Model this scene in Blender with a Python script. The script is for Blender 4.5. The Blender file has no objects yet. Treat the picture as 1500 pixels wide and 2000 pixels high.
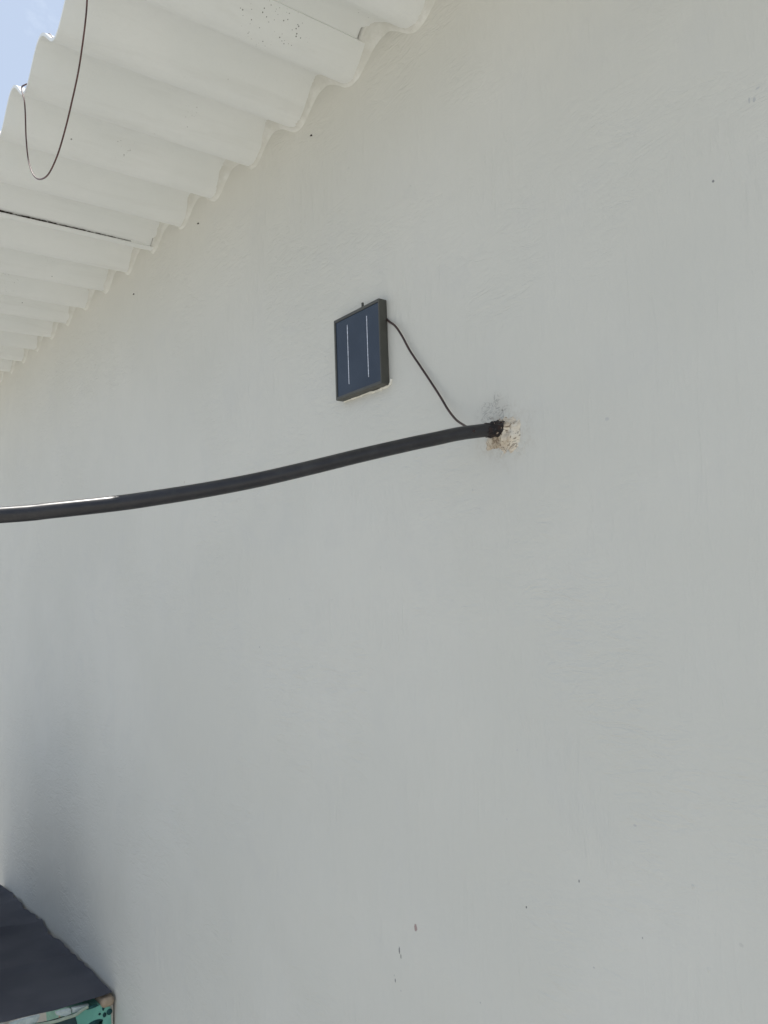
import bpy, bmesh, math, random
from mathutils import Vector, Matrix, noise
random.seed(7)
sc = bpy.context.scene
COL = sc.collection

# ------------------------------------------------------------------ camera
# world axes: X along the wall (right), Y into the wall, Z up; the camera is at the origin
F_PX = 1611.0
RX = Vector((0.61566871, -0.10947374, -0.78036372))     # world X in camera (right, down, forward)
RY = Vector((0.78722437, 0.04137538, 0.61527706))
RZ = Vector((-0.03506884, -0.99312818, 0.11165392))
cam_d = bpy.data.cameras.new('camera')
cam = bpy.data.objects.new('camera', cam_d); COL.objects.link(cam)
cam_d.sensor_fit = 'HORIZONTAL'; cam_d.sensor_width = 36.0
cam_d.lens = F_PX / 1500.0 * 36.0
cam_d.clip_start = 0.02; cam_d.clip_end = 2000
right = Vector((RX.x, RY.x, RZ.x)); down = Vector((RX.y, RY.y, RZ.y)); fwd = Vector((RX.z, RY.z, RZ.z))
M = Matrix((right, -down, -fwd)).transposed()
cam.matrix_world = M.to_4x4()
sc.camera = cam

# ------------------------------------------------------------------ light
SUN_DIR = Vector((-0.29, 0.026, 1.0)).normalized()         # towards the sun
elev = math.asin(SUN_DIR.z)
world = bpy.data.worlds.new('World'); sc.world = world; world.use_nodes = True
wn = world.node_tree.nodes; wl = world.node_tree.links
bg = wn['Background']; bg.inputs['Strength'].default_value = 0.12
sky = wn.new('ShaderNodeTexSky'); sky.sky_type = 'NISHITA'; sky.sun_disc = False
sky.sun_elevation = elev; sky.sun_rotation = math.atan2(SUN_DIR.x, SUN_DIR.y)
sky.air_density = 1.0; sky.dust_density = 2.0; sky.ozone_density = 1.0
tc = wn.new('ShaderNodeTexCoord')
nz = wn.new('ShaderNodeTexNoise'); nz.inputs['Scale'].default_value = 5.5; nz.inputs['Detail'].default_value = 9
nz.inputs['Roughness'].default_value = 0.62; nz.inputs['Distortion'].default_value = 0.4
mp = wn.new('ShaderNodeMapping'); mp.inputs['Scale'].default_value = (1, 1, 1.8); mp.inputs['Location'].default_value = (0.3, 0.1, 0.2)
rp = wn.new('ShaderNodeValToRGB'); rp.color_ramp.elements[0].position = 0.52; rp.color_ramp.elements[1].position = 0.80
rp.color_ramp.elements[0].color = (0, 0, 0, 1); rp.color_ramp.elements[1].color = (0.75, 0.75, 0.75, 1)
mx = wn.new('ShaderNodeMix'); mx.data_type = 'RGBA'; mx.inputs[7].default_value = (7.2, 8.1, 9.2, 1)
wl.new(tc.outputs['Generated'], mp.inputs[0]); wl.new(mp.outputs[0], nz.inputs['Vector'])
wl.new(nz.outputs['Fac'], rp.inputs[0]); wl.new(rp.outputs[0], mx.inputs[0])
hz = wn.new('ShaderNodeMix'); hz.data_type = 'RGBA'; hz.inputs[0].default_value = 0.82; hz.inputs[7].default_value = (4.7, 5.6, 7.1, 1)
wl.new(sky.outputs[0], hz.inputs[6]); wl.new(hz.outputs[2], mx.inputs[6]); wl.new(mx.outputs[2], bg.inputs['Color'])

sun_d = bpy.data.lights.new('sun', 'SUN'); sun_d.energy = 4.4; sun_d.angle = math.radians(0.5)
sun_d.color = (1.0, 0.96, 0.90)
sun = bpy.data.objects.new('sun', sun_d); COL.objects.link(sun)
sun.rotation_euler = SUN_DIR.to_track_quat('Z', 'Y').to_euler()

sc.view_settings.view_transform = 'Standard'; sc.view_settings.look = 'None'
sc.view_settings.exposure = 0.08; sc.view_settings.gamma = 1.0
sc.render.engine = 'CYCLES'
sc.cycles.max_bounces = 10; sc.cycles.diffuse_bounces = 6

# ------------------------------------------------------------------ helpers
def ray(px, py):
    c = Vector((px - 750.0, py - 1000.0, F_PX))
    return Vector((RX.dot(c), RY.dot(c), RZ.dot(c)))
def on_y(px, py, y):
    r = ray(px, py); return r * (y / r.y)
def on_x(px, py, x):
    r = ray(px, py); return r * (x / r.x)
D = 0.827                                               # camera to wall
def on_wall(px, py): return on_y(px, py, D)

def link(name, me, mat=None, parent=None, smooth=True):
    o = bpy.data.objects.new(name, me); COL.objects.link(o)
    if mat: me.materials.append(mat)
    if smooth:
        for p in me.polygons: p.use_smooth = True
    if parent: o.parent = parent
    return o
def from_bm(name, bm, mat=None, parent=None, smooth=True):
    bmesh.ops.recalc_face_normals(bm, faces=bm.faces)
    me = bpy.data.meshes.new(name); bm.to_mesh(me); bm.free()
    return link(name, me, mat, parent, smooth)
def thing(name, label, cat, loc=(0, 0, 0), group=None):
    o = bpy.data.objects.new(name, None); COL.objects.link(o); o.location = loc
    o.empty_display_size = 0.05
    return tag(o, label, cat, group)
def tag(o, label, cat, group=None):
    o['label'] = label; o['category'] = cat
    if group: o['group'] = group
    return o
def sharp(o, deg=35):
    me = o.data
    bm = bmesh.new(); bm.from_mesh(me)
    for e in bm.edges:
        e.smooth = not (len(e.link_faces) == 2 and e.calc_face_angle(0) > math.radians(deg))
    bm.to_mesh(me); bm.free()

def box_bm(x0, x1, y0, y1, z0, z1, bev=0.0, seg=2):
    bm = bmesh.new(); bmesh.ops.create_cube(bm, size=1)
    for v in bm.verts:
        v.co = Vector(((x0 + x1) / 2 + v.co.x * (x1 - x0), (y0 + y1) / 2 + v.co.y * (y1 - y0), (z0 + z1) / 2 + v.co.z * (z1 - z0)))
    if bev: bmesh.ops.bevel(bm, geom=list(bm.edges), offset=bev, segments=seg, affect='EDGES', profile=0.5)
    return bm

def smooth_path(pts, n):
    """Catmull-Rom through the points, n samples per span"""
    P = [Vector(p) for p in pts]; P = [P[0] * 2 - P[1]] + P + [P[-1] * 2 - P[-2]]
    out = []
    for i in range(1, len(P) - 2):
        for k in range(n):
            t = k / n; a, b, c, d = P[i - 1], P[i], P[i + 1], P[i + 2]
            out.append(0.5 * ((2 * b) + (c - a) * t + (2 * a - 5 * b + 4 * c - d) * t * t + (3 * b - a - 3 * c + d) * t ** 3))
    out.append(P[-2]); return out
def tube_bm(path, rad, seg=10, bm=None, cap=True):
    bm = bm or bmesh.new(); rings = []
    up = Vector((0.13, 0.21, 0.97)).normalized()
    for i, p in enumerate(path):
        t = (path[min(i + 1, len(path) - 1)] - path[max(i - 1, 0)]).normalized()
        u = t.cross(up); u = (u if u.length > 1e-3 else t.cross(Vector((1, 0, 0)))).normalized(); w = u.cross(t).normalized(); up = w
        r = rad(i / (len(path) - 1)) if callable(rad) else rad
        rings.append([bm.verts.new(p + (u * math.cos(a) + w * math.sin(a)) * r) for a in [2 * math.pi * k / seg for k in range(seg)]])
    for a, b in zip(rings, rings[1:]):
        for k in range(seg): bm.faces.new((a[k], a[(k + 1) % seg], b[(k + 1) % seg], b[k]))
    if cap: bm.faces.new(rings[0]); bm.faces.new(list(reversed(rings[-1])))
    return bm

# ---- materials
class NT:
    def __init__(s, name):
        s.m = bpy.data.materials.new(name); s.m.use_nodes = True
        s.t = s.m.node_tree; s.n = s.t.nodes; s.b = s.n['Principled BSDF']
        s.tc = s.n.new('ShaderNodeTexCoord'); s.co = s.tc.outputs['Object']
    def L(s, a, b): s.t.links.new(a, b)
    def val(s, sock, v):
        if hasattr(v, 'is_linked') or hasattr(v, 'links'): s.L(v, sock)
        else: sock.default_value = v
    def noise(s, scale, detail=4, rough=0.5, dist=0.0, vec=None):
        n = s.n.new('ShaderNodeTexNoise'); n.inputs['Scale'].default_value = scale; n.inputs['Detail'].default_value = detail
        n.inputs['Roughness'].default_value = rough; n.inputs['Distortion'].default_value = dist
        s.L(vec or s.co, n.inputs['Vector']); return n.outputs['Fac']
    def voro(s, scale, feature='F1', rnd=1.0, vec=None, out='Distance'):
        n = s.n.new('ShaderNodeTexVoronoi'); n.feature = feature; n.inputs['Scale'].default_value = scale
        n.inputs['Randomness'].default_value = rnd; s.L(vec or s.co, n.inputs['Vector']); return n.outputs[out]
    def map(s, scale=(1, 1, 1), rot=(0, 0, 0), loc=(0, 0, 0), vec=None):
        n = s.n.new('ShaderNodeMapping'); n.inputs['Scale'].default_value = scale; n.inputs['Rotation'].default_value = rot
        n.inputs['Location'].default_value = loc; s.L(vec or s.co, n.inputs['Vector']); return n.outputs[0]
    def math(s, op, a, b=0.0, c=None, clamp=False):
        n = s.n.new('ShaderNodeMath'); n.operation = op; n.use_clamp = clamp
        s.val(n.inputs[0], a); s.val(n.inputs[1], b)
        if c is not None: s.val(n.inputs[2], c)
        return n.outputs[0]
    def step(s, x, lo, hi, o0=0.0, o1=1.0):
        n = s.n.new('ShaderNodeMapRange'); n.interpolation_type = 'SMOOTHSTEP'
        s.val(n.inputs[0], x); n.inputs[1].default_value = lo; n.inputs[2].default_value = hi
        n.inputs[3].default_value = o0; n.inputs[4].default_value = o1; return n.outputs[0]
    def mix(s, fac, a, b):
        n = s.n.new('ShaderNodeMix'); n.data_type = 'RGBA'; s.val(n.inputs[0], fac)
        for k, v in ((6, a), (7, b)):
            if isinstance(v, tuple): n.inputs[k].default_value = v + (1,)
            else: s.L(v, n.inputs[k])
        return n.outputs[2]
    def bump(s, h, strength, dist, normal=None):
        n = s.n.new('ShaderNodeBump'); n.inputs['Strength'].default_value = strength; n.inputs['Distance'].default_value = dist
        s.val(n.inputs['Height'], h)
        if normal: s.L(normal, n.inputs['Normal'])
        return n.outputs[0]
    def blob(s, c, r, wob=0.5, nscale=300.0, soft=0.25):
        """irregular blob mask round c with radii r (metres)"""
        a = s.n.new('ShaderNodeVectorMath'); a.operation = 'SUBTRACT'; s.L(s.co, a.inputs[0]); a.inputs[1].default_value = c
        b = s.n.new('ShaderNodeVectorMath'); b.operation = 'DIVIDE'; s.L(a.outputs[0], b.inputs[0]); b.inputs[1].default_value = r
        l = s.n.new('ShaderNodeVectorMath'); l.operation = 'LENGTH'; s.L(b.outputs[0], l.inputs[0])
        d = s.math('MULTIPLY_ADD', s.math('SUBTRACT', s.noise(nscale, 3), 0.5), wob * 2, l.outputs['Value'])
        return s.step(d, 1.0 + soft, 1.0 - soft)
    def set(s, base=None, rough=None, spec=None, normal=None, metal=None, coat=None):
        if base is not None:
            if isinstance(base, tuple): s.b.inputs['Base Color'].default_value = base + (1,)
            else: s.L(base, s.b.inputs['Base Color'])
        if rough is not None: s.val(s.b.inputs['Roughness'], rough)
        if spec is not None: s.b.inputs['Specular IOR Level'].default_value = spec
        if normal is not None: s.L(normal, s.b.inputs['Normal'])
        if metal is not None: s.b.inputs['Metallic'].default_value = metal
        if coat is not None: s.b.inputs['Coat Weight'].default_value = coat
        return s.m

# ---- wall plaster
def wall_material():
    m = NT('painted_plaster')
    col = m.mix(m.step(m.noise(2.2, 5, 0.55), 0.35, 0.7), (0.578, 0.572, 0.515), (0.610, 0.602, 0.545))
    col = m.mix(m.math('MULTIPLY', m.step(m.noise(9, 4, 0.6, 0.5), 0.5, 0.75), 0.35), col, (0.552, 0.550, 0.512))
    # scuffs and chips: (px, py, rx mm, rz mm, colour, strength)
    P = [(812, 1812, 3.4, 5.0, (0.30, 0.20, 0.19), .85), (780, 1856, 1.6, 5.2, (0.16, 0.155, 0.15), .9), (783, 1868, 1.6, 3.6, (0.2, 0.19, 0.18), .7),
         (772, 1915, 1.3, 2.6, (0.16, 0.16, 0.16), .85), (770, 1905, 1.0, 1.5, (0.3, 0.3, 0.3), .6), (783, 1935, 2.0, 1.2, (0.4, 0.4, 0.4), .5),
         (1393, 354, 1.3, 1.6, (0.2, 0.2, 0.2), .9), (1131, 1721, 0.8, 1.8, (0.15, 0.15, 0.15), .9), (1028, 1772, 1.0, 1.4, (0.12, 0.12, 0.12), .9),
         (1186, 818, 2.6, 2.2, (0.45, 0.45, 0.44), .6), (1463, 196, 1.0, 3.6, (0.4, 0.41, 0.41), .7), (1473, 195, 1.4, 2.6, (0.4, 0.41, 0.41), .7),
         (1480, 172, 2.4, 1.2, (0.4, 0.41, 0.41), .6), (1255, 1832, 0.8, 1.4, (0.25, 0.25, 0.25), .7), (1240, 1612, 2.2, 1.4, (0.42, 0.42, 0.42), .6),
         (1448, 1846, 2.4, 2.0, (0.5, 0.49, 0.45), .6), (507, 1264, 1.6, 1.2, (0.3, 0.3, 0.3), .7), (565, 1170, 2.0, 1.2, (0.4, 0.4, 0.4), .5),
         (360, 942, 2.0, 3.4, (0.42, 0.35, 0.32), .6), (1160, 1890, 1.4, 1.0, (0.35, 0.35, 0.35), .6), (938, 1958, 1.4, 1.2, (0.35, 0.35, 0.35), .6),
         (990, 1600, 1.0, 2.0, (0.45, 0.45, 0.45), .5), (1010, 1465, 1.4, 1.2, (0.45, 0.45, 0.45), .5),
         (972, 797, 4.0, 1.0, (0.24, 0.235, 0.22), .6), (981, 801, 1.2, 1.3, (0.12, 0.12, 0.11), .85), (961, 817, 2.6, 2.0, (0.22, 0.21, 0.19), .55), (983, 809, 0.7, 4.5, (0.3, 0.29, 0.27), .5),
         (958, 818, 1.6, 1.4, (0.12, 0.115, 0.10), .6), (995, 874, 2.0, 4.0, (0.30, 0.28, 0.25), .5), (995, 880, 5.0, 1.0, (0.3, 0.29, 0.27), .5)]
    for (px, py, rx, rz, c, st) in P:
        w = on_wall(px, py)
        col = m.mix(m.math('MULTIPLY', m.blob(tuple(w), (rx / 1000, 0.02, rz / 1000), 0.55, 420), st), col, c)
    # grey smudge of dirt and hair cracks above the pipe hole
    w = on_wall(962, 808)
    cr = m.step(m.math('ABSOLUTE', m.math('SUBTRACT', m.noise(52, 3, 0.6, 1.6), 0.5)), 0.040, 0.0)
    zone = m.blob(tuple(w), (0.026, 0.03, 0.022), 0.5, 60, 0.55)
    col = m.mix(m.math('MULTIPLY', m.math('MULTIPLY', cr, zone), 0.62), col, (0.22, 0.215, 0.20))
    col = m.mix(m.math('MULTIPLY', zone, 0.16), col, (0.34, 0.33, 0.30))
    # brown-grey dirt ring round the mortar
    w = on_wall(987, 846)
    col = m.mix(m.math('MULTIPLY', m.math('MULTIPLY', m.blob(tuple(w), (0.047, 0.05, 0.037), 0.7, 45, 0.6), m.step(m.noise(130, 4, 0.7), 0.42, 0.62)), 0.38), col, (0.42, 0.37, 0.30))
    # yellowish bounce light just under the roof sheets, painted in as a tint
    zz = m.n.new('ShaderNodeSeparateXYZ'); m.L(m.co, zz.inputs[0])
    h = m.math('ADD', zz.outputs[2], m.math('MULTIPLY', m.noise(6, 4, 0.6), 0.16))
    col = m.mix(m.step(h, 0.94, 1.06, 0.0, 0.2), col, (0.63, 0.62, 0.58))
    # relief: broad unevenness, brush drag, sparse lumps
    n1 = m.bump(m.noise(3.5, 3, 0.5), 0.6, 0.016)
    v1 = m.noise(62, 3, 0.6, 0.8, m.map((1, 1, 0.14), (0, 0.12, 0)))
    v2 = m.noise(80, 3, 0.6, 1.0, m.map((1, 1, 0.16), (0, -0.75, 0)))
    v3 = m.noise(70, 3, 0.6, 1.4, m.map((0.3, 1, 0.8), (0, 0.5, 0)))
    p1 = m.step(m.noise(3.1, 3), 0.45, 0.58); p2 = m.step(m.noise(4.7, 3, 0.5, 0.3, m.map(loc=(3, 1, 7))), 0.45, 0.6)
    hb = m.math('ADD', m.math('MULTIPLY', m.math('MULTIPLY', v1, 0.7), p1), m.math('MULTIPLY', m.math('ADD', m.math('MULTIPLY', v2, p2), m.math('MULTIPLY', v3, m.math('SUBTRACT', 1.0, p2))), m.math('SUBTRACT', 1.0, p1)))
    n2 = m.bump(hb, 0.75, 0.0031, n1)
    lum = m.step(m.voro(26, vec=m.map((1, 1, 0.75))), 0.075, 0.0)
    lum = m.math('MULTIPLY', lum, m.step(m.noise(5, 3), 0.52, 0.62))
    n3 = m.bump(lum, 0.6, 0.0016, n2)
    n4 = m.bump(m.noise(420, 3, 0.6), 0.22, 0.0006, n3)
    return m.set(col, 0.62, 0.35, n4)

def roof_material():
    m = NT('painted_fibre_cement')
    col = m.mix(m.step(m.noise(5, 5, 0.6), 0.35, 0.7), (0.785, 0.80, 0.775), (0.82, 0.83, 0.805))
    fine = m.noise(240, 4, 0.7)
    col = m.mix(m.math('MULTIPLY', m.step(fine, 0.55, 0.8), 0.25), col, (0.66, 0.66, 0.62))
    # fly specks, in clusters and singly
    d = m.voro(210)
    size = m.step(m.noise(60, 2), 0.35, 0.7, 0.02, 0.26)
    spk = m.step(m.math('SUBTRACT', d, size), 0.05, -0.02)
    cl = None
    for (px, py, rx, ry) in ((500, 25, .035, .040), (535, 50, .050, .030), (560, 60, .03, .03), (368, 298, .022, .022), (372, 235, .02, .015), (22, 560, .045, .04), (722, 40, .025, .02), (240, 295, .02, .02), (172, 590, .03, .02), (105, 515, .06, .03), (610, 150, .03, .02)):
        rr = ray(px, py); c = rr * (0.948 / rr.z)
        b = m.blob(tuple(c), (rx, ry, 0.06), 0.6, 30, 0.4)
        cl = b if cl is None else m.math('MAXIMUM', cl, b)
    keep = m.step(m.voro(210, out='Color'), 0.42, 0.5)
    col = m.mix(m.math('MULTIPLY', m.math('MULTIPLY', spk, cl), m.math('MULTIPLY', keep, 0.85)), col, (0.10, 0.095, 0.085))
    d2 = m.voro(22)
    sp2 = m.math('MULTIPLY', m.step(d2, 0.045, 0.03), m.step(m.noise(14, 2), 0.48, 0.56))
    col = m.mix(m.math('MULTIPLY', sp2, 0.75), col, (0.15, 0.14, 0.13))
    # thin dusty film streaking along the sheets
    st = m.noise(22, 5, 0.65, 0.4, m.map((1, 0.12, 1)))
    col = m.mix(m.math('MULTIPLY', m.step(st, 0.5, 0.72), 0.22), col, (0.62, 0.62, 0.58))
    nb = m.bump(m.noise(28, 5, 0.6), 0.3, 0.003)
    nb = m.bump(fine, 0.3, 0.0008, nb)
    return m.set(col, 0.7, 0.3, nb)

def simple(name, base, rough=0.5, spec=0.5, var=0.15, nscale=40, bscale=200, bstr=0.2, bdist=0.001):
    m = NT(name)
    dk = tuple(c * (1 - var) for c in base); lt = tuple(min(1, c * (1 + var)) for c in base)
    col = m.mix(m.step(m.noise(nscale, 5, 0.6), 0.3, 0.7), dk, lt)
    return m.set(col, rough, spec, m.bump(m.noise(bscale, 4, 0.6), bstr, bdist))

MAT_WALL = wall_material(); MAT_ROOF = roof_material()
MAT_DARK = simple('grime_and_gap_shade', (0.040, 0.030, 0.026), 0.95, 0.1)
def ground_material():
    m = NT('worn_concrete')
    col = m.mix(m.step(m.noise(0.8, 6, 0.6), 0.35, 0.7), (0.45, 0.43, 0.385), (0.55, 0.525, 0.475))
    col = m.mix(m.math('MULTIPLY', m.step(m.noise(9, 5, 0.7), 0.5, 0.75), 0.4), col, (0.30, 0.28, 0.25))
    return m.set(col, 0.85, 0.3, m.bump(m.noise(60, 5, 0.7), 0.4, 0.004))
MAT_GROUND = ground_material()

# ------------------------------------------------------------------ ground
GZ = -1.70
bm = bmesh.new()
bmesh.ops.create_grid(bm, x_segments=40, y_segments=40, size=300)
for v in bm.verts: v.co.z = GZ
g = from_bm('ground', bm, MAT_GROUND, smooth=False); g['kind'] = 'structure'
g['label'] = 'pale worn concrete ground in front of the white wall'

# ------------------------------------------------------------------ house: wall and corrugated roof
house = thing('house', 'white plastered house wall under an overhanging corrugated roof', 'house', (-1.5, D, GZ))
HOFF = -Vector((-1.5, D, GZ))
def hpart(o, parent=house):
    o.parent = parent
    if parent is house: o.matrix_parent_inverse = Matrix.Translation(HOFF)
    return o
PITCH = 0.177; X0 = -1.272; AMP = 0.0255; TH = 0.0048; EAVE = 0.366
def trough_z(x, y): return 0.9285 + 0.0185 * (X0 - x) - 0.020 * (D - y)
def wave(x):
    t = (x - X0) / PITCH
    c = 0.5 - 0.5 * math.cos(2 * math.pi * t)
    return 2 * AMP * c
def under(x, y): return trough_z(x, y) + wave(x)

# wall: front face follows the underside of the sheets, real thickness behind
xs = [-9 + i * 0.0295 for i in range(int(10.8 / 0.0295) + 1)]
bm = bmesh.new(); rows = []
zl = [0.0, 0.3, 0.6, 0.85, 1.0]
for yy in (D, D + 0.15):
    for t in zl:
        rows.append([bm.verts.new((x, yy, GZ - 0.1 + (under(x, D) + 0.004 - GZ + 0.1) * t)) for x in xs])
n = len(zl)
for k in range(n - 1):
    for i in range(len(xs) - 1):
        bm.faces.new((rows[k][i], rows[k][i + 1], rows[k + 1][i + 1], rows[k + 1][i]))
        bm.faces.new((rows[n + k][i], rows[n + k + 1][i], rows[n + k + 1][i + 1], rows[n + k][i + 1]))
for i in range(len(xs) - 1):
    bm.faces.new((rows[n - 1][i], rows[n - 1][i + 1], rows[2 * n - 1][i + 1], rows[2 * n - 1][i]))
for s_ in (0, -1):
    for k in range(n - 1): bm.faces.new((rows[k][s_], rows[k + 1][s_], rows[n + k + 1][s_], rows[n + k][s_]))
wall = hpart(from_bm('wall', bm, MAT_WALL)); sharp(wall, 50)

# five-wave sheets; each one's right edge tucks under its neighbour, gap open at the eave
LAP1 = on_wall(725, 85).x                              # where the near side lap meets the wall
def make_sheet(xa, xb, lift_left, gap, yin=2.6):
    """sheet from xa to xb; its left margin rides on the neighbour, lifted by lift_left"""
    bm = bmesh.new(); N = int((xb - xa) / PITCH * 22)
    ys = [EAVE + random.uniform(-.002, .002), 0.42, 0.5, 0.6, 0.72, 0.83, 1.2, 1.8, yin]
    def z(x, y):
        f = max(0.0, 1 - (x - xa) / 0.10)
        op = gap * max(0.0, min(1.0, (0.86 - y) / 0.5))
        return under(x, y) + (lift_left + op) * f * f * (3 - 2 * f) + noise.noise(Vector((x * 5, y * 4, 3))) * 0.0012
    lo = []; hi = []
    for y in ys:
        L_ = []; H_ = []
        for i in range(N + 1):
            x = xa + (xb - xa) * i / N
            sl = (z(x + .001, y) - z(x - .001, y)) / .002; q = math.sqrt(1 + sl * sl)
            L_.append(bm.verts.new((x, y, z(x, y)))); H_.append(bm.verts.new((x - sl / q * TH * 0.6, y, z(x, y) + TH * 1.05)))
        lo.append(L_); hi.append(H_)
    for a in range(len(ys) - 1):
        for i in range(N):
            bm.faces.new((lo[a][i], lo[a + 1][i], lo[a + 1][i + 1], lo[a][i + 1]))
            bm.faces.new((hi[a][i], hi[a][i + 1], hi[a + 1][i + 1], hi[a + 1][i]))
        for i in (0, N): bm.faces.new((lo[a][i], lo[a + 1][i], hi[a + 1][i], hi[a][i]))
    for i in range(N):
        bm.faces.new((lo[0][i], lo[0][i + 1], hi[0][i + 1], hi[0][i])); bm.faces.new((lo[-1][i], lo[-1][i + 1], hi[-1][i + 1], hi[-1][i]))
    o = hpart(from_bm('roof_sheet', bm, MAT_ROOF)); sharp(o, 40)
    return o
LAP2 = on_wall(303, 487).x + 0.008
laps = [LAP2 - 30 * PITCH, LAP2 - 16 * PITCH] + [LAP2, LAP1] + [LAP1 + 5 * PITCH * k for k in range(1, 3)]
GAPS = {LAP1: 0.0004, LAP2: 0.0050}
SEAM = {LAP1: (0.0011, 0.62, 1.5), LAP2: (0.0021, 0.755, 0.8)}    # dark strip radius, where it ends, roughness
for k in range(len(laps) - 1):
    xe, xr = laps[k], laps[k + 1]
    gp = GAPS.get(xe, 0.0004)
    sh = make_sheet(xe - 0.045, xr, TH * 1.25, gp)
    # strip in the lap: grime and cobweb, plus gap shade painted as dark colour
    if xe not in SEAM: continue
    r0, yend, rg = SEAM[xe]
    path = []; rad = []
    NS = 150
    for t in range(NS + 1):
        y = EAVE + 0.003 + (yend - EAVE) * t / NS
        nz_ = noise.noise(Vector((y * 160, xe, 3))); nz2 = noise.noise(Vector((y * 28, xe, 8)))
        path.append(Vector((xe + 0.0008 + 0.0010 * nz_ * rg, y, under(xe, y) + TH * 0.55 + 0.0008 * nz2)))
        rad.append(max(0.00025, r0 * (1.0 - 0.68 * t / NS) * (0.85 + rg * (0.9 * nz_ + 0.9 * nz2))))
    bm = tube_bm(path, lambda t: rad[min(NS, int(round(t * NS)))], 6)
    seam = from_bm('lap_grime_shade', bm, MAT_DARK); seam.parent = sh

# cove of mortar and paint closing the joint between wall and sheets
def fillet_mat():
    m = NT('painted_joint_mortar')
    col = m.mix(m.step(m.noise(30, 5, 0.6), 0.35, 0.7), (0.65, 0.645, 0.59), (0.72, 0.72, 0.675))
    col = m.mix(m.math('MULTIPLY', m.step(m.noise(70, 4, 0.7), 0.60, 0.72), 0.25), col, (0.48, 0.46, 0.40))
    return m.set(col, 0.8, 0.25, m.bump(m.noise(90, 5, 0.65), 0.6, 0.004))
bm = bmesh.new(); prev = None; x = -7.5
while x < 1.55:
    q = Vector((x * 11, 0, 2)); q2 = Vector((x * 37, 5, 2))
    a = 0.022 + 0.010 * noise.noise(q) + 0.003 * noise.noise(q2); b = 0.013 + 0.010 * noise.noise(q + Vector((9, 3, 0))) + 0.004 * noise.noise(q2 + Vector((4, 4, 0)))
    wv_ = wave(x) / (2 * AMP); a += 0.012 * wv_; b += 0.014 * wv_ * wv_
    ring = []
    for k in range(7):
        t = k / 6; w_ = (1 - t) ** 2.0; h_ = t ** 2.0
        y = D + 0.0015 - a * w_; z = under(x, D) + 0.0015 - b * h_
        z = min(z, under(x, y) + 0.0015 - b * h_)
        n_ = 0.0010 * noise.noise(Vector((x * 60, t * 3, 1))) * (4 * t * (1 - t))
        ring.append(bm.verts.new((x, y + n_, z + n_)))
    ring.append(bm.verts.new((x, D + 0.03, under(x, D) + 0.0015 - b))); ring.append(bm.verts.new((x, D + 0.03, under(x, D) + 0.0015)))
    if prev:
        for k in range(9): bm.faces.new((prev[k], ring[k], ring[(k + 1) % 9], prev[(k + 1) % 9]))
    else: bm.faces.new(ring)
    prev = ring; x += 0.0065
bm.faces.new(list(reversed(prev)))
fl = from_bm('joint_mortar', bm, fillet_mat()); fl.parent = wall

# mortar patch round the pipe hole (a lumpy relief of its own on the wall)
def mortar():
    m = NT('raw_mortar')
    n1 = m.noise(30, 5, 0.65, 0.6)
    col = m.mix(m.step(n1, 0.38, 0.60), (0.47, 0.39, 0.29), (0.72, 0.655, 0.54))
    cr = m.step(m.math('ABSOLUTE', m.math('SUBTRACT', m.noise(40, 4, 0.65, 1.8), 0.5)), 0.034, 0.0)
    col = m.mix(m.math('MULTIPLY', cr, 0.9), col, (0.17, 0.13, 0.09))
    col = m.mix(m.step(m.noise(30, 3), 0.56, 0.66, 0, 0.55), col, (0.60, 0.59, 0.53))
    return m.set(col, 0.9, 0.15, m.bump(m.noise(95, 5, 0.65), 0.7, 0.004))
bm = bmesh.new(); c = on_wall(987, 847); NR, NA = 16, 56; rings = []
for i in range(NR + 1):
    r = i / NR; ring = []
    for k in range(NA):
        a = 2 * math.pi * k / NA
        q = 1.04 + 0.42 * noise.noise(Vector((math.cos(a) * 1.5, math.sin(a) * 1.5, 14.0))) + 0.22 * noise.noise(Vector((math.cos(a) * 5, math.sin(a) * 6, 9.0)))
        x = c.x + math.cos(a) * r * 0.035 * q; z_ = c.z + math.sin(a) * r * 0.0265 * q
        hgt = 0.0095 * (1 - r ** 1.4) * (0.75 + 0.9 * noise.noise(Vector((x * 70, z_ * 70, 1)))) + 0.0022 * noise.noise(Vector((x * 190, z_ * 190, 5))) * (1 - r * .6) + 0.0030 * r * noise.noise(Vector((x * 95, z_ * 95, 12))) - 0.0012 * r * r - 0.0009 * (r > 0.97)
        ring.append(bm.verts.new((x, D - hgt, z_)))
    rings.append(ring)
for a, b in zip(rings, rings[1:]):
    for k in range(NA): bm.faces.new((a[k], a[(k + 1) % NA], b[(k + 1) % NA], b[k]))
bmesh.ops.remove_doubles(bm, verts=bm.verts, dist=1e-6)
mp_ = from_bm('mortar_patch', bm, mortar()); mp_.parent = wall; mp_['label'] = 'cracked tan mortar plugging the pipe hole'
# ridges of plaster smeared below the hole
for (a, b, r) in (((985, 878), (978, 893), .0022), ((1012, 872), (1008, 882), .0018), ((1025, 862), (1022, 880), .0015), ((1017, 888), (1010, 884), .0013), ((972, 866), (968, 878), .0015)):
    A = on_wall(*a); B = on_wall(*b)
    bm = tube_bm([A.lerp(B, t / 8) for t in range(9)], lambda t: r * (0.35 + math.sin(math.pi * min(1, max(0, t))) * 0.8), 10)
    for v in bm.verts: v.co.y = D + (v.co.y - D) * 0.5
    sm = from_bm('plaster_ridge', bm, MAT_WALL); sm.parent = wall

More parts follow.
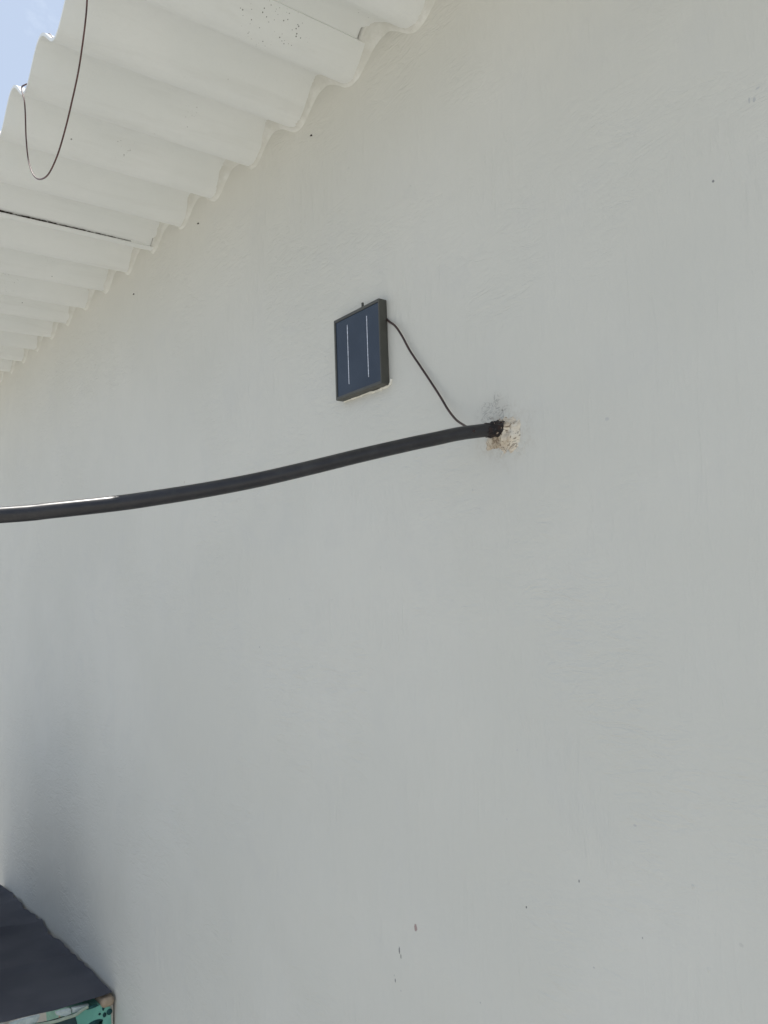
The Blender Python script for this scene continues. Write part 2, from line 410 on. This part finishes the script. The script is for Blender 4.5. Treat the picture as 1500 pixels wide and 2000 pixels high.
# small nails left in the wall under the eave
MAT_NAIL = simple('rusty_nail', (0.05, 0.04, 0.035), 0.7, 0.4)
for i, (px, py) in enumerate(((609, 264), (388, 436), (262, 574))):
    p = on_wall(px, py)
    bm = tube_bm([p + Vector((0, 0.004, 0)), p + Vector((0.0002, -0.002, -.0005)), p + Vector((0.0004, -0.003, -0.0025))], 0.0013, 8)
    o = from_bm('nail', bm, MAT_NAIL); o.parent = wall

# ------------------------------------------------------------------ solar panel on the wall
MAT_FRAME = simple('grey_plastic_frame', (0.070, 0.070, 0.060), 0.5, 0.4, 0.12, 30, 300, 0.12)
def cell_mat():
    m = NT('solar_cell')
    col = m.mix(m.step(m.noise(18, 3), 0.3, 0.7), (0.013, 0.023, 0.040), (0.022, 0.034, 0.054))
    sx = m.n.new('ShaderNodeSeparateXYZ'); m.L(m.co, sx.inputs[0])
    fing = m.step(m.math('FRACT', m.math('MULTIPLY', sx.outputs[2], 500)), 0.80, 0.9)
    col = m.mix(m.math('MULTIPLY', fing, 0.10), col, (0.3, 0.32, 0.36))
    return m.set(col, 0.28, 0.4)
MAT_CELL = cell_mat()
MAT_BUS = simple('busbar_silver', (0.60, 0.63, 0.70), 0.5, 0.5, 0.3, 260)
tl = on_y(650, 627, 0.810); br = on_y(747, 751, 0.810); tr = on_y(738, 583, 0.810); bl = on_y(657, 780, 0.810)
px0 = (tl.x + bl.x) / 2; px1 = (tr.x + br.x) / 2; pz1 = (tl.z + tr.z) / 2; pz0 = (bl.z + br.z) / 2
panel = thing('solar_panel', 'small dark solar panel mounted on the white wall with two silver lines', 'solar panel', ((px0 + px1) / 2, D, pz0))
POFF = Matrix.Translation(-panel.location)
def ppart(o):
    o.parent = panel; o.matrix_parent_inverse = POFF; return o
YF = 0.8100; B_ = 0.0052
bm = bmesh.new()
o_ = [(px0, pz0), (px1, pz0), (px1, pz1), (px0, pz1)]
i_ = [(px0 + B_, pz0 + B_), (px1 - B_ * .5, pz0 + B_), (px1 - B_ * .5, pz1 - B_ * 1.1), (px0 + B_, pz1 - B_ * 1.1)]
vo = [bm.verts.new((x, YF, z)) for x, z in o_]; vi = [bm.verts.new((x, YF, z)) for x, z in i_]
vd = [bm.verts.new((x, YF + 0.0026, z)) for x, z in i_]; vb = [bm.verts.new((x, D - 0.0012, z)) for x, z in o_]
for k in range(4):
    j = (k + 1) % 4
    bm.faces.new((vo[k], vo[j], vi[j], vi[k])); bm.faces.new((vi[k], vi[j], vd[j], vd[k])); bm.faces.new((vo[j], vo[k], vb[k], vb[j]))
bm.faces.new(list(reversed(vb))); bm.faces.new(vd)
bmesh.ops.recalc_face_normals(bm, faces=bm.faces)
edg = [e for e in bm.edges if (e.verts[0] in vo and e.verts[1] in vo) or (e.verts[0] in vo and e.verts[1] in vb) or (e.verts[0] in vb and e.verts[1] in vo)]
bmesh.ops.bevel(bm, geom=edg, offset=0.0013, segments=2, affect='EDGES', profile=0.5)
ppart(from_bm('frame', bm, MAT_FRAME, smooth=False))
cell = ppart(from_bm('cell', box_bm(px0 + B_ + .0002, px1 - B_ * .5 - .0002, YF + 0.0012, YF + 0.0024, pz0 + B_ + .0002, pz1 - B_ * 1.1 - .0002), MAT_CELL, smooth=False))
for a, b in (((677.5, 635), (682.5, 750)), ((716, 617), (720, 736))):
    A = on_y(*a, YF + 0.001); Bq = on_y(*b, YF + 0.001); xm = (A.x + Bq.x) / 2
    ppart(from_bm('busbar', box_bm(xm - 0.00075, xm + 0.00075, YF + 0.0008, YF + 0.00115, Bq.z, A.z), MAT_BUS, smooth=False))
A = on_y(708, 596, 0.818)
ppart(from_bm('mounting_tab', box_bm(A.x - .0017, A.x + .0017, 0.8165, 0.8200, pz1 - .002, A.z + .0045, .0006), MAT_FRAME))
# off-white glue squeezed out along the lower back edge
MAT_GLUE = simple('dried_glue', (0.74, 0.72, 0.64), 0.6, 0.4, 0.08, 60, 150, 0.4)
path = [on_wall(px, py) for px, py in ((672, 783), (690, 777), (708, 771), (726, 765), (744, 759), (757, 753), (763, 747), (764.5, 738))]
path = smooth_path([p + Vector((0.0008, -0.0005, -0.0006)) for p in path], 8)
path = [p + Vector((noise.noise(p * 140), 0, noise.noise(p * 170))) * 0.0020 for p in path]
bm = tube_bm(path, lambda t: 0.0020 + 0.0019 * noise.noise(Vector((t * 11, 2, 0))), 8)
ppart(from_bm('glue_bead', bm, MAT_GLUE))

# ------------------------------------------------------------------ black pipe leaving the wall
def pipe_mat():
    m = NT('black_polyethylene')
    col = m.mix(m.step(m.noise(35, 4), 0.3, 0.7), (0.017, 0.0165, 0.019), (0.024, 0.023, 0.026))
    r = m.step(m.noise(90, 4, 0.6), 0.3, 0.7, 0.31, 0.42)
    col = m.mix(m.step(m.noise(40, 5, 0.7), 0.45, 0.75, 0, 0.45), col, (0.055, 0.053, 0.052))
    return m.set(col, r, 0.5, m.bump(m.noise(30, 2), 0.05, 0.0006))
MAT_PIPE = pipe_mat()
def pipe_at(px, py):                                    # the pipe runs straight in plan
    r = ray(px, py); a = -r.x / r.y; y = (0.776 + 0.355 * 0.827) / (a + 0.355); return r * (y / r.y)
pts = [(955, 839.5), (900, 846.5), (850, 857), (800, 867.5), (700, 890.5), (600, 915), (500, 938), (400, 957), (300, 973), (225, 983.5), (100, 997), (0, 1006)]
P3 = [pipe_at(*p) for p in pts]
d0 = (P3[0] - P3[1]).normalized()
P3 = [P3[0] + d0 * 0.055] + P3
last = P3[-1]; dd = Vector((-0.355, -1, 0)) * -1
for k in range(1, 9):
    y = last.y - 0.23 * k; P3.append(Vector((last.x - 0.355 * (last.y - y), y, last.z - 0.10 * (0.23 * k) + 0.11 * (0.23 * k) ** 2)))
bm = tube_bm(smooth_path(P3, 8), 0.0093, 20)
pipe = from_bm('pipe', bm, MAT_PIPE)
tag(pipe, 'black plastic pipe sagging out from the mortared hole in the white wall', 'pipe')
# torn dark sleeve at the hole
def sleeve_mat():
    m = NT('torn_black_rubber')
    col = m.mix(m.step(m.noise(110, 4, 0.6), 0.45, 0.6), (0.012, 0.010, 0.011), (0.028, 0.016, 0.014))
    col = m.mix(m.step(m.noise(170, 3, 0.6), 0.60, 0.66), col, (0.42, 0.34, 0.27))
    return m.set(col, 0.6, 0.4, m.bump(m.noise(180, 4, 0.6), 0.7, 0.003))
MAT_SLEEVE = sleeve_mat()
bm = bmesh.new(); ax = -d0; c0 = P3[1] - ax * 0.028
u = ax.cross(Vector((0, 0, 1))).normalized(); w_ = u.cross(ax).normalized(); prev = None
for i in range(9):
    t = i / 8; ring = []
    for k in range(24):
        a = 2 * math.pi * k / 24
        rr = 0.0097 + 0.0014 * math.sin(math.pi * t) * (0.5 + 1.5 * noise.noise(Vector((math.cos(a) * 2.5, math.sin(a) * 2.5, t * 2)))) + (0.0034 * noise.noise(Vector((math.cos(a) * 4, math.sin(a) * 4, t * 6))))
        ext = 0.010 + 0.012 * t + (0.006 * noise.noise(Vector((math.cos(a) * 3, math.sin(a) * 3, 7))) if i == 8 else 0)
        ring.append(bm.verts.new(c0 + ax * (0.004 + 0.030 * t + (0.007 * noise.noise(Vector((math.cos(a) * 3, math.sin(a) * 3, 7))) if i in (7, 8) else 0)) + (u * math.cos(a) + w_ * math.sin(a)) * max(rr, 0.0085)))
    if prev:
        for k in range(24): bm.faces.new((prev[k], prev[(k + 1) % 24], ring[(k + 1) % 24], ring[k]))
    prev = ring
slv = from_bm('torn_sleeve', bm, MAT_SLEEVE); slv.parent = pipe

# ------------------------------------------------------------------ cable from panel to pipe
MAT_CABLE = simple('dark_brown_cable', (0.042, 0.018, 0.015), 0.4, 0.5, 0.3, 60)
cp = [(755, 623, .8264), (760, 628, .8215), (772, 637, .819), (785, 656, .819), (800, 684, .820), (820, 714, .820), (842, 747, .820), (860, 775, .818), (875, 800, .814), (890, 819, .806), (902, 828, .796), (914, 835, .783), (926, 842, .777)]
o = from_bm('cable', tube_bm(smooth_path([on_y(a, b, y) for a, b, y in cp], 6), 0.0018, 10), MAT_CABLE)
tag(o, 'thin dark cable running from behind the solar panel down to the black pipe', 'cable')

# ------------------------------------------------------------------ wire looped over the eave
MAT_WIRE = simple('brown_wire', (0.085, 0.034, 0.028), 0.5, 0.5, 0.35, 50)
wp = [(170, 0), (167, 40), (160, 95), (152, 145), (140, 200), (128, 250), (115, 295), (103, 325), (92, 343), (80, 350), (70, 347), (62, 335), (55, 310), (51, 270), (49.5, 225), (47.5, 197)]
W3 = [on_y(a, b, 0.3600) for a, b in wp]
def top(x, y): return under(x, y) + TH * 1.1 + 0.0016
xt = X0 + PITCH
pre = [Vector((xt + .003, 0.47, top(xt + .003, .47))), Vector((xt + .002, 0.40, top(xt + .002, .40))), Vector((xt, 0.366, top(xt, .366) + .0005)), Vector((xt - .001, 0.3600, top(xt, .36) - .006))]
x2 = X0 - PITCH
post = [Vector((x2 + .004, 0.3606, top(x2, .36) - .003)), Vector((x2 + .010, 0.366, top(x2 + .010, .366) + .001)), Vector((x2 + .020, 0.375, top(x2 + .02, .375)))]
for k in range(1, 13):
    x = x2 + .02 + k * 0.0165; y = 0.375 + 0.004 * math.sin(k * 0.5); post.append(Vector((x, y, top(x, y))))
o = from_bm('wire', tube_bm(smooth_path(pre + W3 + post, 6), 0.00125, 8), MAT_WIRE)
tag(o, 'thin brown wire hanging in a loop from the corrugated roof edge', 'wire')

# ------------------------------------------------------------------ table corner at the lower left
TZ = on_wall(226, 1940).z
XR = on_wall(228, 1942).x
XL = on_wall(5, 1730).x
MAT_WOOD = simple('tan_board', (0.40, 0.31, 0.22), 0.7, 0.3, 0.2, 25, 90, 0.3)
YT = -0.80
table = thing('table', 'low table with a tan board top standing against the white wall', 'table', ((XR + XL) / 2, 0.0, GZ))
TOFF = Matrix.Translation(-table.location)
def tpart(o): o.parent = table; o.matrix_parent_inverse = TOFF; return o
rr_ = ray(2, 2000); EK = (XR - 0.0 - (rr_ * ((TZ - 0.004) / rr_.z)).x) / (0.82 - (rr_ * ((TZ - 0.004) / rr_.z)).y)
def xe_at(y): return XR - EK * (0.82 - max(y, 0.3))
print('EK', EK)
tpart(from_bm('table_top', box_bm(XL + .01, XR - .11, YT, 0.785, TZ - 0.022, TZ - 0.003, 0.004, 2), MAT_WOOD))
tpart(from_bm('rail', box_bm(XL + .01, XR + .002, 0.788, 0.822, TZ - 0.026, TZ - 0.002, 0.010, 4), MAT_WOOD))
for (lx, ly) in ((XR - .16, .76), (XL + .06, .76), (XR - .16, YT + .04), (XL + .06, YT + .04)):
    tpart(from_bm('leg', box_bm(lx - .025, lx + .025, ly - .025, ly + .025, GZ, TZ - .0225, .003), MAT_WOOD))
lw = simple('pale_batten', (0.50, 0.47, 0.40), 0.8, 0.3, 0.2, 30)
tpart(from_bm('batten', box_bm(XR - .030, XR - .012, 0.812, 0.8235, GZ, TZ - .0262, .003), lw))

def cloth_mat():
    m = NT('dark_fabric')
    col = m.mix(m.step(m.noise(6, 4), 0.3, 0.7), (0.140, 0.143, 0.165), (0.180, 0.182, 0.202))
    wv = m.noise(700, 2)
    return m.set(col, 0.85, 0.25, m.bump(wv, 0.35, 0.0007, m.bump(m.noise(14, 3), 0.25, 0.006)))
bm = bmesh.new(); NX, NY = 150, 130; gridv = []
for j in range(NY + 1):
    row = []; t = j / NY
    yb = YT - .01 + (0.820 - YT + .01) * (1 - (1 - t) ** 1.6)
    for i in range(NX + 1):
        s_ = i / NX
        x = XL + (xe_at(yb) - 0.002 - XL) * s_; y = yb
        edge = max(0.0, (t - 0.86) / 0.14)
        y += edge * (-0.003 + 0.009 * noise.noise(Vector((x * 6, 1, 0))) + .008 * noise.noise(Vector((x * 21, 4, 0))))
        y = min(y, 0.8245)
        zc = TZ + 0.004 + 0.0035 * noise.noise(Vector((x * 4, y * 3, 2)))
        zc += edge * edge * (0.006 + 0.010 * noise.noise(Vector((x * 8, 7, 0))))
        cr = x - (XL + 0.52 + 0.10 * (y - 0.8))           # a crease across the top
        zc += 0.018 * math.exp(-(cr / 0.015) ** 2) * (0.25 + 0.75 * min(1, max(0, (0.84 - y) * 7)))
        cr2 = x - (XL + 0.25 - 0.05 * (y - .8)); zc += 0.008 * math.exp(-(cr2 / 0.035) ** 2)
        cr3 = x - (XL + 0.86 + 0.16 * (y - .8)); zc += 0.007 * math.exp(-(cr3 / 0.028) ** 2)
        # the lip: a soft bend down at the table end, almost none at the wall corner
        if s_ > 0.985:
            q = (s_ - 0.985) / 0.015; zc -= 0.006 * q * q * min(1, max(0.1, (0.80 - y) * 9)) * (1 + 0.5 * noise.noise(Vector((y * 14, 2, 2))))
        row.append(bm.verts.new((x, y, zc)))
    gridv.append(row)
for j in range(NY):
    for i in range(NX): bm.faces.new((gridv[j][i], gridv[j][i + 1], gridv[j + 1][i + 1], gridv[j + 1][i]))
# thickness downwards
ret = bmesh.ops.solidify(bm, geom=list(bm.faces), thickness=0.0025)
cloth = from_bm('tablecloth', bm, cloth_mat()); sharp(cloth, 45)
tag(cloth, 'dark grey cloth with a crease spread over the table top', 'tablecloth')

# unseen dark box added on the table's outer half to shade the wall
MAT_SHADE_BOX = simple('shade_box_dark', (0.035, 0.035, 0.04), 0.6, 0.4, 0.25, 12)
CX0, CX1, CY0, CY1, CZ0, CZ1 = -3.12, -2.46, -0.16, 0.26, TZ + 0.022, TZ + 0.53
shade_box = thing('added_shade_box', 'dark lidded box added out of view on the cloth covered table to shade the wall', 'shade_box', ((CX0 + CX1) / 2, (CY0 + CY1) / 2, CZ0))
def cpart(o): o.parent = shade_box; o.matrix_parent_inverse = Matrix.Translation(-shade_box.location); return o
cpart(from_bm('body', box_bm(CX0, CX1, CY0, CY1, CZ0, CZ1 - .08, .008), MAT_SHADE_BOX))
cpart(from_bm('lid', box_bm(CX0 - .01, CX1 + .01, CY0 - .01, CY1 + .01, CZ1 - .078, CZ1, .014, 3), MAT_SHADE_BOX))
cpart(from_bm('handle', tube_bm(smooth_path([Vector((CX1 - .002, .0, CZ0 + .33)), Vector((CX1 + .03, .01, CZ0 + .34)), Vector((CX1 + .035, .08, CZ0 + .34)), Vector((CX1 + .03, .15, CZ0 + .34)), Vector((CX1 - .002, .16, CZ0 + .33))], 6), .006, 8), MAT_NAIL))

# things stored under the table end, seen just below the cloth edge
def teal_mat():
    m = NT('teal_plastic')
    col = m.mix(m.step(m.noise(22, 5), 0.3, 0.7), (0.13, 0.38, 0.30), (0.20, 0.50, 0.40))
    col = m.mix(m.step(m.noise(60, 4, 0.7), 0.62, 0.70, 0, 0.5), col, (0.03, 0.09, 0.09))
    return m.set(col, 0.45, 0.5, m.bump(m.noise(40, 4), 0.3, 0.004))
MAT_TEAL = teal_mat()
def prism(poly_px, x, depth, holes=()):
    """outline given in picture points on the plane x, extruded by depth towards -x"""
    bm = bmesh.new(); f = [on_x(a, b, x) for a, b in poly_px]
    fr = [bm.verts.new(p) for p in f]; bk = [bm.verts.new(p - Vector((depth, 0, 0))) for p in f]
    bm.faces.new(fr); bm.faces.new(list(reversed(bk)))
    for k in range(len(f)):
        j = (k + 1) % len(f); bm.faces.new((fr[k], bk[k], bk[j], fr[j]))
    return bm
XC = XR - 0.010
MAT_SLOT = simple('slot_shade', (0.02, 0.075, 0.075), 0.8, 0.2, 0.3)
print('table', TZ, XR, XL, 'panel', px1 - px0, pz1 - pz0)
basket = thing('basket', 'teal plastic basket with dark slots under the table end', 'basket', (XC - .15, .6, GZ))
BOFF = Matrix.Translation(-basket.location)
def bpart(o): o.parent = basket; o.matrix_parent_inverse = BOFF; return o
bpart(from_bm('shell', prism([(148, 1986), (156, 1976), (170, 1967), (184, 1968), (196, 1963), (206, 1960), (216, 1968), (217.5, 2000), (217, 2060), (160, 2080), (153, 2005)], XC, 0.30), MAT_TEAL, smooth=False))
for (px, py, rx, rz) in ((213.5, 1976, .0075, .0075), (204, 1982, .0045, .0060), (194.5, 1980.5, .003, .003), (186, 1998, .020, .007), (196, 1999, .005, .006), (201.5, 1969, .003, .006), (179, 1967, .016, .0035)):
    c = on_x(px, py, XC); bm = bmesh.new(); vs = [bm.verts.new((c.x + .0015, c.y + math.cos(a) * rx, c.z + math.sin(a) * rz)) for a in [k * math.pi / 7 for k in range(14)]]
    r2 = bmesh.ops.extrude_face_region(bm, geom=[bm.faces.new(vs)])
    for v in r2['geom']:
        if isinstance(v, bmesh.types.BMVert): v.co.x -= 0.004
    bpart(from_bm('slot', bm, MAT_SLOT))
bpart(from_bm('rim', tube_bm(smooth_path([on_x(a, b, XC + .004) for a, b in ((60, 2004), (100, 1997), (130, 1988), (148, 1982), (160, 1973), (172, 1966))], 6), 0.004, 8), simple('rim_plastic', (0.36, 0.42, 0.33), 0.5)))
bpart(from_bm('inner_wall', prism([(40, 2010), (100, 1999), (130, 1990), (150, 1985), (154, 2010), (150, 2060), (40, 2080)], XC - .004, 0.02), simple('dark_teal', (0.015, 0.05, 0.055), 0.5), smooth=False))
MAT_PAPER = simple('grey_paper', (0.50, 0.56, 0.54), 0.8, 0.3, 0.2, 40)
for q, (pl, lb) in enumerate((([(20, 2001), (50, 1991), (78, 1984), (74, 1994), (60, 2006), (20, 2012)], 'grey paper scrap tucked under the table end, beside the frame edge'),
           ([(110, 1979), (138, 1971), (139, 1980), (128, 1985), (111, 1983)], 'small grey paper scrap between the cloth edge and the basket rim'),
           ([(141, 1970), (174, 1963), (170, 1967), (158, 1974), (142, 1979)], 'grey-green paper scrap just above the teal basket'))):
    o = from_bm('paper_scrap', prism(pl, XC - .002 - q * .001, 0.012), MAT_PAPER, smooth=False)
    tag(o, lb, 'paper', 'paper scraps under the table end')
